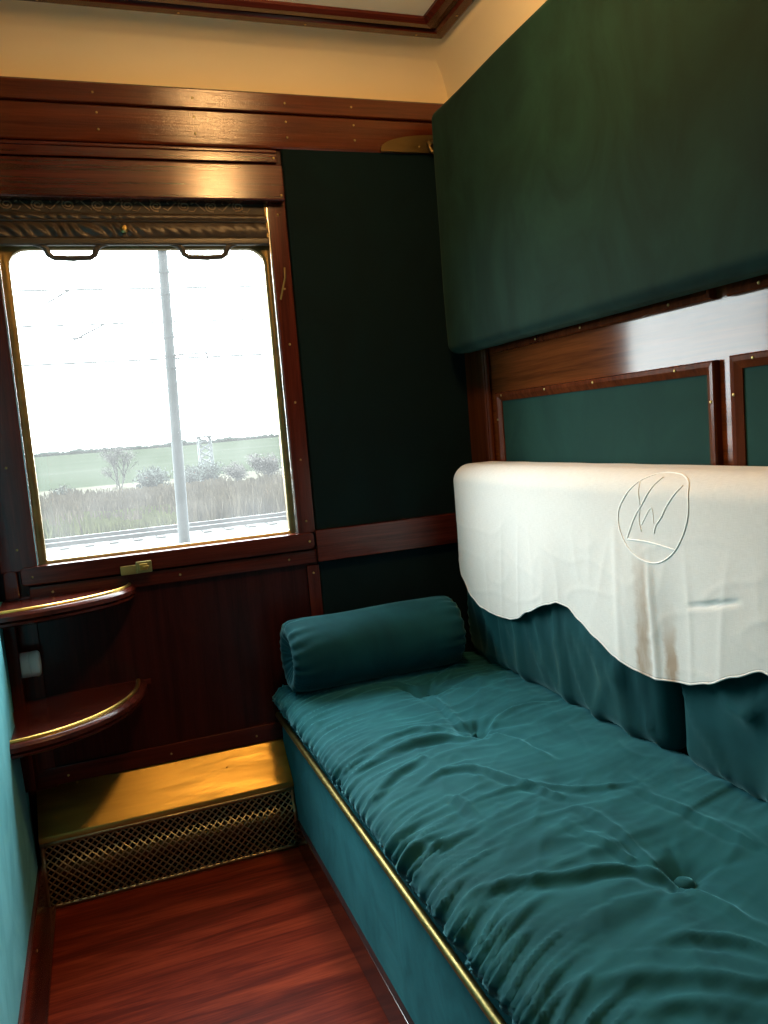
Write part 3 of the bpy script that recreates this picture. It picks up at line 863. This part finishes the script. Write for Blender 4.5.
mb = MB(); pts = [cloth_pt(CY0 + (CY1 - CY0) * i / 300, 1.0) for i in range(301)]
mb.tube(pts, .0022, 6)
mb.tube([cloth_pt(CY1, k / 40) for k in range(41)], .0026, 6)
make('hem', mb, M['linen'], am, angle=180)
# embroidery: oval, chord and slanting strokes; (y, way down from the front top)
def spline(P, n=8):
    out = []
    for i in range(len(P) - 1):
        a, b, c, d = P[max(0, i - 1)], P[i], P[i + 1], P[min(len(P) - 1, i + 2)]
        for k in range(n):
            t = k / n
            out.append(tuple(.5 * ((2 * b[j]) + (c[j] - a[j]) * t + (2 * a[j] - 5 * b[j] + 4 * c[j] - d[j]) * t * t + (3 * b[j] - a[j] - 3 * c[j] + d[j]) * t ** 3) for j in (0, 1)))
    out.append(P[-1]); return out
EMB = [
    ([(-1.033, .048), (-1.0, .077), (-.972, .112), (-.971, .147), (-.991, .181), (-1.027, .204), (-1.077, .21), (-1.119, .193), (-1.151, .163), (-1.172, .126), (-1.18, .091), (-1.173, .051), (-1.143, .03), (-1.104, .023), (-1.072, .028), (-1.033, .048)], .0017),
    ([(-1.094, .037), (-1.058, .084), (-1.023, .123), (-.996, .169)], .0016),
    ([(-.996, .17), (-1.066, .17), (-1.137, .177)], .0017),
    ([(-1.033, .048), (-1.037, .066), (-1.041, .099), (-1.036, .127), (-1.042, .15)], .0016),
    ([(-1.159, .054), (-1.119, .096), (-1.104, .117), (-1.086, .135), (-1.08, .151)], .0016),
    ([(-1.044, .136), (-1.075, .101), (-1.081, .134)], .0013),
]
mb = MB()
for P, rad in EMB:
    mb.tube([cloth_pt(y, 0, q, .0005) for y, q in spline(P)], rad, 6)
make('embroidery', mb, M['thread'], am, angle=180)['label'] = 'raised white embroidered oval with letter strokes'

# ------------------------------------------------------------------ upper berth
ub = thing('upper_berth', (1.12, -1.05, 1.40), 'dark green velvet padded upper berth folded against the right wall above the sofa', 'bunk')
def berth_disp(p, n):
    s = (p.y + 2.1) / 2.05; h = (p.z - 1.4) / .74
    f = max(0, -n.x)
    return f * (.010 * math.sin(PI * max(0, min(1, s))) ** .4 * math.sin(PI * max(0, min(1, h))) ** .4 + .0025 * noise.noise(Vector((p.y * 4, p.z * 4, 1))))
make('padded_face', soft_box((1.057, -2.10, 1.410), (1.147, -.078, 2.124), .030, .03, berth_disp), M['berth'], ub, angle=180)
for ya, yb in ((-.192, -.155), (-1.137, -1.103)):
    make('mounting_cleat', MB().box(1.140, 1.1645, ya, yb, 1.44, 2.08, .003), M['wall_wood'], ub)
mb = MB().tube([(1.085, -.080, 2.045), (1.070, -.058, 2.047), (1.062, -.056, 2.035), (1.070, -.058, 2.02)], .006, 8)
mb.lathe([(.002, -.060), (.010, -.058), (.012, -.052), (.009, -.046), (.002, -.044)], 'y', (1.066, 0, 2.047), 14)
make('latch', mb, M['dull_brass'], ub)

# ------------------------------------------------------------------ outdoors
def mat_ground(name, cols, sc, rot=0):
    m, nt, b, o = new_mat(name)
    n = noise_tex(nt, coords(nt, sc, (0, 0, rot)), 1.0, 6, .6, .5)
    c = ramp(nt, n, [(.25 + .5 * i / (len(cols) - 1), k) for i, k in enumerate(cols)])
    nt.links.new(c, b.inputs['Base Color']); b.inputs['Roughness'].default_value = .95
    b.inputs['Specular IOR Level'].default_value = 0
    return m
GZ = -1.8
M['field'] = mat_ground('field_earth', [(0.0434, 0.0465, 0.0341), (0.0589, 0.0558, 0.0434), (0.0713, 0.0651, 0.0558)], (.5, .5, .5))
M['hill'] = mat_ground('hill_fields', [(0.015, 0.021, 0.012), (0.020, 0.026, 0.016), (0.024, 0.030, 0.020), (0.044, 0.045, 0.040)], (.006, .045, .02), .08)
M['ballast'] = mat_ground('pale_ballast', [(0.0930, 0.0930, 0.0930), (0.1178, 0.1178, 0.1178), (0.1426, 0.1426, 0.1426)], (2, 2, 2))
M['conc'] = plain('pale_concrete', (0.0620, 0.0732, 0.0775), .9, .08, 2)
M['bark'] = plain('grey_bark', (0.0372, 0.0341, 0.0310), .9, .2, 4)
M['twig'] = plain('grey_twigs', (0.0527, 0.0484, 0.0446), .95, .2, 4)
M['leaf'] = plain('dark_leaf', (0.0310, 0.0422, 0.0347), .9, .25, 3)
M['leaf2'] = plain('olive_leaf', (0.0384, 0.0446, 0.0322), .9, .25, 3)
M['dry'] = plain('dry_grass', (.100, .080, .050), .95, .25, .4)
M['yellowgrass'] = plain('yellow_green_grass', (.095, .105, .030), .95, .2, .4)
M['wire'] = plain('grey_wire', (0.0992, 0.1054, 0.1116), .6)
M['rail'] = plain('rail_steel', (0.0744, 0.0744, 0.0775), .5, .1, 3)

mb = MB()
S('ground_field', MB().box(-40, 60, 1.0, 76, GZ - .3, GZ, 0), M['field'])
mb = MB()
rows = []
rnd = random.Random(4)
for i in range(60):
    y = 72 + (320 - 72) * i / 59
    row = []
    for k in range(61):
        x = -120 + 300 * k / 60
        t = (y - 72) / 248
        z = GZ - .05 + 3.4 * t + .5 * noise.noise(Vector((x * .02, y * .015, 1))) * t
        row.append(Vector((x, y, z)))
    rows.append(row)
mb.grid(rows)
for row in rows[-1:]:
    pass
S('hill_slope', mb, M['hill'])
mb = MB()
for i in range(150):
    x = -70 + 190 * i / 150 + rnd.uniform(-.6, .6); h = 1.0 + 1.7 * max(0, noise.noise(Vector((x * .11, 0, 2)))) + rnd.uniform(0, .6)
    zb = GZ + 3.2 + .5 * noise.noise(Vector((x * .02, 312 * .015, 1)))
    t = bmesh.new(); bmesh.ops.create_icosphere(t, subdivisions=2, radius=1)
    for v in t.verts: v.co = Vector((x + v.co.x * rnd.uniform(1.2, 1.5) * (.7 + h * .3), 312 + v.co.y, zb + h * .35 + v.co.z * h * .75 + .2 * noise.noise(v.co * 3 + Vector((x, 0, 0)))))
    mb._merge(t)
tag(make('hedgerow', mb, M['leaf'], angle=180), 'long hazy line of trees along the crest of the far hill', 'hedge', kind='stuff')

# track bed with rails
S('track_bed', MB().prism([(22.2, GZ), (22.9, GZ + .16), (27.2, GZ + .16), (27.9, GZ)], 'x', -30, 40), M['ballast'])
mb = MB()
for y in (23.6, 25.05):
    pass
trk = thing('railway_track', (3, 25, GZ + .16), 'pale railway track running past the window beyond the concrete mast', 'railway track')
for y in (24.3, 25.75):
    make('rail', MB().box(-28, 38, y - .036, y + .036, GZ + .22, GZ + .36, .01, 1), M['rail'], trk)
mb = MB()
for k in range(90):
    x = -27 + k * .72
    mb.box(x - .13, x + .13, 23.8, 26.25, GZ + .15, GZ + .22, .01, 1)
sl_ = make('sleepers', mb, M['ballast'], trk); sl_['kind'] = 'stuff'

# concrete mast with bands and a bracket arm
ms = thing('catenary_mast', (2.37, 22.6, GZ), 'tall pale concrete railway mast standing beside the track outside the window', 'mast')
H = 11.5; mb = MB()
def mast_c(z): return Vector((2.36 + (z - GZ) * .031, 22.64, z))
rows = []
for i in range(24):
    z = GZ + H * i / 23; c = mast_c(z); w = .175 - .04 * i / 23
    rows.append([c + Vector((w * math.cos(a) * (1.0), w * .9 * math.sin(a), 0)) for a in [2 * PI * k / 12 for k in range(12)]])
V = mb.grid(rows, True); mb.bm.faces.new(V[-1])
make('pole', mb, M['conc'], ms)
for z in (3.05, 3.55, 3.9, 4.45, 5.7, 6.35):
    c = mast_c(z); make('band', MB().lathe([(.165, z - .03), (.172, z - .03), (.172, z + .03), (.165, z + .03)], 'z', (c.x, c.y, 0), 16), M['conc'], ms)
c = mast_c(3.9)
make('bracket_arm', MB().tube([(c.x, c.y - .1, 3.9), (c.x + .5, c.y - .3, 3.9), (c.x + 1.05, c.y - .6, 3.88)], .035, 6).tube([(c.x + 1.0, c.y - .55, 3.88), (c.x + 1.02, c.y - .55, 3.48)], .03, 6).tube([(c.x, c.y - .1, 3.5), (c.x + .5, c.y - .3, 3.52), (c.x + 1.0, c.y - .55, 3.55)], .025, 6), M['wire'], ms)
# overhead wires and the arms that steady them
WIRES = [(5.93, .034, 0.02, 'upper thin overhead wire crossing above the mast band', -25, 35), (4.93, .030, .01, 'second overhead wire from the top seen through the window', -25, 35),
         (4.55, .026, .005, 'faint middle overhead wire', -25, 35), (3.84, .036, 0, 'lowest overhead wire meeting the mast bracket', -25, 35)]
for z, rad, sag, lab, xa, xb in WIRES:
    mb = MB().tube([(x, 22.9, z + .0002 * (x - 2) ** 2) for x in range(xa, xb + 1, 4)], rad, 5)
    tag(make('overhead_wire', mb, M['wire']), lab, 'wire', 'overhead wires')
for pts, lab in (([(-.74, 22.9, 5.55), (-.05, 22.9, 5.93), (.40, 22.9, 5.94)], 'upper cranked steady arm on the overhead wires left of the mast'),
                 ([(-.10, 22.9, 4.50), (.80, 22.9, 4.93), (1.16, 22.9, 4.94)], 'lower cranked steady arm on the overhead wires left of the mast')):
    tag(make('steady_arm', MB().tube(pts, .035, 6), M['wire']), lab, 'wire arm', 'steady arms')

# lattice tower
lt_ = MB(); tx, ty, tb, th_ = 7.85, 57.6, GZ, 3.5
for sx in (-1, 1):
    for sy in (-1, 1):
        lt_.tube([(tx + sx * .45, ty + sy * .45, tb), (tx + sx * .42, ty + sy * .42, tb + th_)], .07, 5)
for k in range(7):
    z0 = tb + th_ * k / 7; z1 = tb + th_ * (k + 1) / 7
    for sy in (-1, 1):
        lt_.tube([(tx - .44, ty + sy * .43, z0), (tx + .44, ty + sy * .43, z1)], .045, 4)
        lt_.tube([(tx + .44, ty + sy * .43, z0), (tx - .44, ty + sy * .43, z1)], .045, 4)
lt_.box(tx - .55, tx + .55, ty - .55, ty + .55, tb + th_ - .02, tb + th_ + .12, .02, 1)
M['towerpaint'] = plain('pale_tower_paint', (.17, .19, .20), .7)
tag(make('lattice_tower', lt_, M['towerpaint']), 'pale lattice tower standing right of the concrete mast in the field', 'tower')

def tree(name, x, y, h, seed, label, leaf, nleaf, lsize, spread=.6, levels=3, trunk=.06):
    rd = random.Random(seed)
    root = thing(name, (x, y, GZ), label, 'tree', 'trees in the field outside')
    mb = MB(); tips = []
    def grow(p, d, L, r, lev):
        q = p + d * L * .5 + Vector((rd.uniform(-.06, .06), rd.uniform(-.06, .06), 0)) * L
        e = p + d * L
        mb.tube([p, q, e], [r, r * .8, r * .6], 5, cap=False)
        tips.append((q, L)); tips.append((e, L))
        if lev == 0: return
        for k in range(rd.randint(3, 4)):
            nd = (d + Vector((rd.uniform(-1, 1), rd.uniform(-1, 1), rd.uniform(-.1, .5))) * spread).normalized()
            grow(p + (e - p) * rd.uniform(.45, 1.0), nd, L * rd.uniform(.55, .78), r * .55, lev - 1)
    for k in range(3):
        grow(Vector((x + rd.uniform(-.1, .1), y, GZ - .05)), Vector((rd.uniform(-.25, .25), rd.uniform(-.25, .25), 1)).normalized(), h * .42, trunk, levels)
    make('branches', mb, M['bark'], root)
    lm = MB()
    for k in range(nleaf):
        p, L = rd.choice(tips)
        c = p + Vector((rd.gauss(0, 1), rd.gauss(0, 1), rd.gauss(0, .8))) * lsize * 2.2
        if c.z < GZ: continue
        u = Vector((rd.gauss(0, 1), rd.gauss(0, 1), rd.gauss(0, 1))).normalized() * lsize; v = u.orthogonal().normalized() * lsize * .6
        vs = [lm.bm.verts.new(c + a) for a in (u, v, -u, -v)]
        lm.bm.faces.new(vs)
    fo = make('foliage', lm, M[leaf], root, smooth=False)
    return root
tree('bare_tree', 1.45, 47.5, 4.0, 1, 'largest bare grey tree seen left of the mast through the window', 'twig', 1500, .05, .8, 3, .05)
tree('shrub', 3.15, 46.0, 2.1, 2, 'dark green shrub growing just left of the mast', 'leaf', 2200, .10, .6, 2, .05)
tree('shrub', 5.65, 48.0, 2.0, 3, 'small dark bush directly right of the mast', 'leaf', 1500, .09, .7, 2, .05)
tree('shrub', 7.0, 50.6, 2.0, 5, 'small dark bush in front of the lattice tower', 'leaf', 1600, .09, .6, 2, .05)
tree('bare_tree', 10.2, 48.0, 2.6, 6, 'bushy grey tree near the right edge of the window', 'twig', 2200, .08, .8, 2, .05)
tree('bare_tree', 9.2, 52.5, 1.9, 7, 'low grey tree right of the lattice tower', 'twig', 1400, .08, .8, 2, .05)
tree('shrub', -1.8, 46.0, 1.5, 8, 'low olive bush near the left edge of the window', 'leaf2', 1300, .09, .8, 2, .05)

def grass(name, n, x0, x1, y0, y1, hmin, hmax, mat, label, seed, ):
    rd = random.Random(seed); mb = MB()
    for k in range(n):
        x = rd.uniform(x0, x1); y = rd.uniform(y0, y1)
        if name == 'dry_grass' and x < 3.2 - (y - 28) * .1 and y < 33.5 and rd.random() < .8: continue
        g = .5 + .5 * noise.noise(Vector((x * .45, y * .3, seed)))
        h = hmin + (hmax - hmin) * g * rd.uniform(.6, 1.2)
        for j in range(3):
            a = rd.uniform(0, PI); w = rd.uniform(.03, .06) * (1 + h * .5)
            dx, dy = math.cos(a) * w, math.sin(a) * w; lx, ly = rd.uniform(-.25, .25) * h, rd.uniform(-.25, .25) * h
            bx = x + rd.uniform(-.12, .12); by = y + rd.uniform(-.12, .12)
            vs = [mb.bm.verts.new(q) for q in ((bx - dx, by - dy, GZ - .02), (bx + dx, by + dy, GZ - .02), (bx + lx + dx * .3, by + ly, GZ + h), (bx + lx - dx * .3, by + ly, GZ + h))]
            mb.bm.faces.new(vs)
    return tag(make(name, mb, M[mat], smooth=False), label, 'grass', kind='stuff')
grass('dry_grass', 4500, -4, 13, 29, 45, .5, 1.3, 'dry', 'dry pale brown grass and weeds covering the field beyond the track', 1)
grass('green_grass', 1100, -4, 3.0, 28.5, 33, .3, .8, 'yellowgrass', 'yellow green tufts of grass at the left near the track', 2)

# ------------------------------------------------------------------ light and camera
w = bpy.data.worlds.new('overcast_sky'); bpy.context.scene.world = w; w.use_nodes = True
bg = w.node_tree.nodes['Background']
wn = w.node_tree
bg.inputs[0].default_value = (.90, .97, 1.0, 1)
wtc = wn.nodes.new('ShaderNodeTexCoord'); dot = wn.nodes.new('ShaderNodeVectorMath'); dot.operation = 'DOT_PRODUCT'
lobe_dir = Vector((-.05, 1.0, .5)).normalized(); dot.inputs[1].default_value = lobe_dir       # bright sky lobe added on the window side, shaped to light the room
wn.links.new(wtc.outputs['Generated'], dot.inputs[0])
wm = wn.nodes.new('ShaderNodeMapRange'); wm.interpolation_type = 'SMOOTHERSTEP'
wm.inputs[1].default_value = -.3; wm.inputs[2].default_value = .95; wm.inputs[3].default_value = 1.2; wm.inputs[4].default_value = 28.0
wn.links.new(dot.outputs['Value'], wm.inputs[0]); wn.links.new(wm.outputs[0], bg.inputs[1])

ld = bpy.data.lights.new('window_portal', 'AREA'); ld.shape = 'RECTANGLE'; ld.size = .70; ld.size_y = .86
ld.cycles.is_portal = True
lo = bpy.data.objects.new('window_portal', ld); C.objects.link(lo); lo.location = (.195, .045, 1.335); lo.rotation_euler = (-PI / 2, 0, 0)

cam = bpy.data.cameras.new('camera'); cam.sensor_width = 36; cam.sensor_fit = 'AUTO'; cam.lens = 803.38 / 1024 * 36
cam.clip_start = .02; cam.clip_end = 1000
co = bpy.data.objects.new('camera', cam); C.objects.link(co)
R = ((0.9361876267254393, -0.3416772218725329, -0.0825191106329771), (-0.11228642721935794, -0.06824429990098858, -0.9913296494069648), (0.33308330163564404, 0.9373363278911641, -0.10225518366814822))
mx = Matrix.Identity(4)
for i in range(3):
    mx[i][0] = R[0][i]; mx[i][1] = -R[1][i]; mx[i][2] = -R[2][i]; mx[i][3] = EYE[i]
co.matrix_world = mx
sc = bpy.context.scene
sc.camera = co
sc.view_settings.view_transform = 'Standard'; sc.view_settings.look = 'None'
sc.view_settings.exposure = 0.0; sc.view_settings.gamma = 1.0
sc.view_settings.use_curve_mapping = False
sc.cycles.max_bounces = 10; sc.cycles.diffuse_bounces = 6; sc.cycles.glossy_bounces = 5; sc.cycles.transparent_max_bounces = 12
sc.cycles.caustics_reflective = False; sc.cycles.caustics_refractive = False
sc.cycles.sample_clamp_indirect = 6
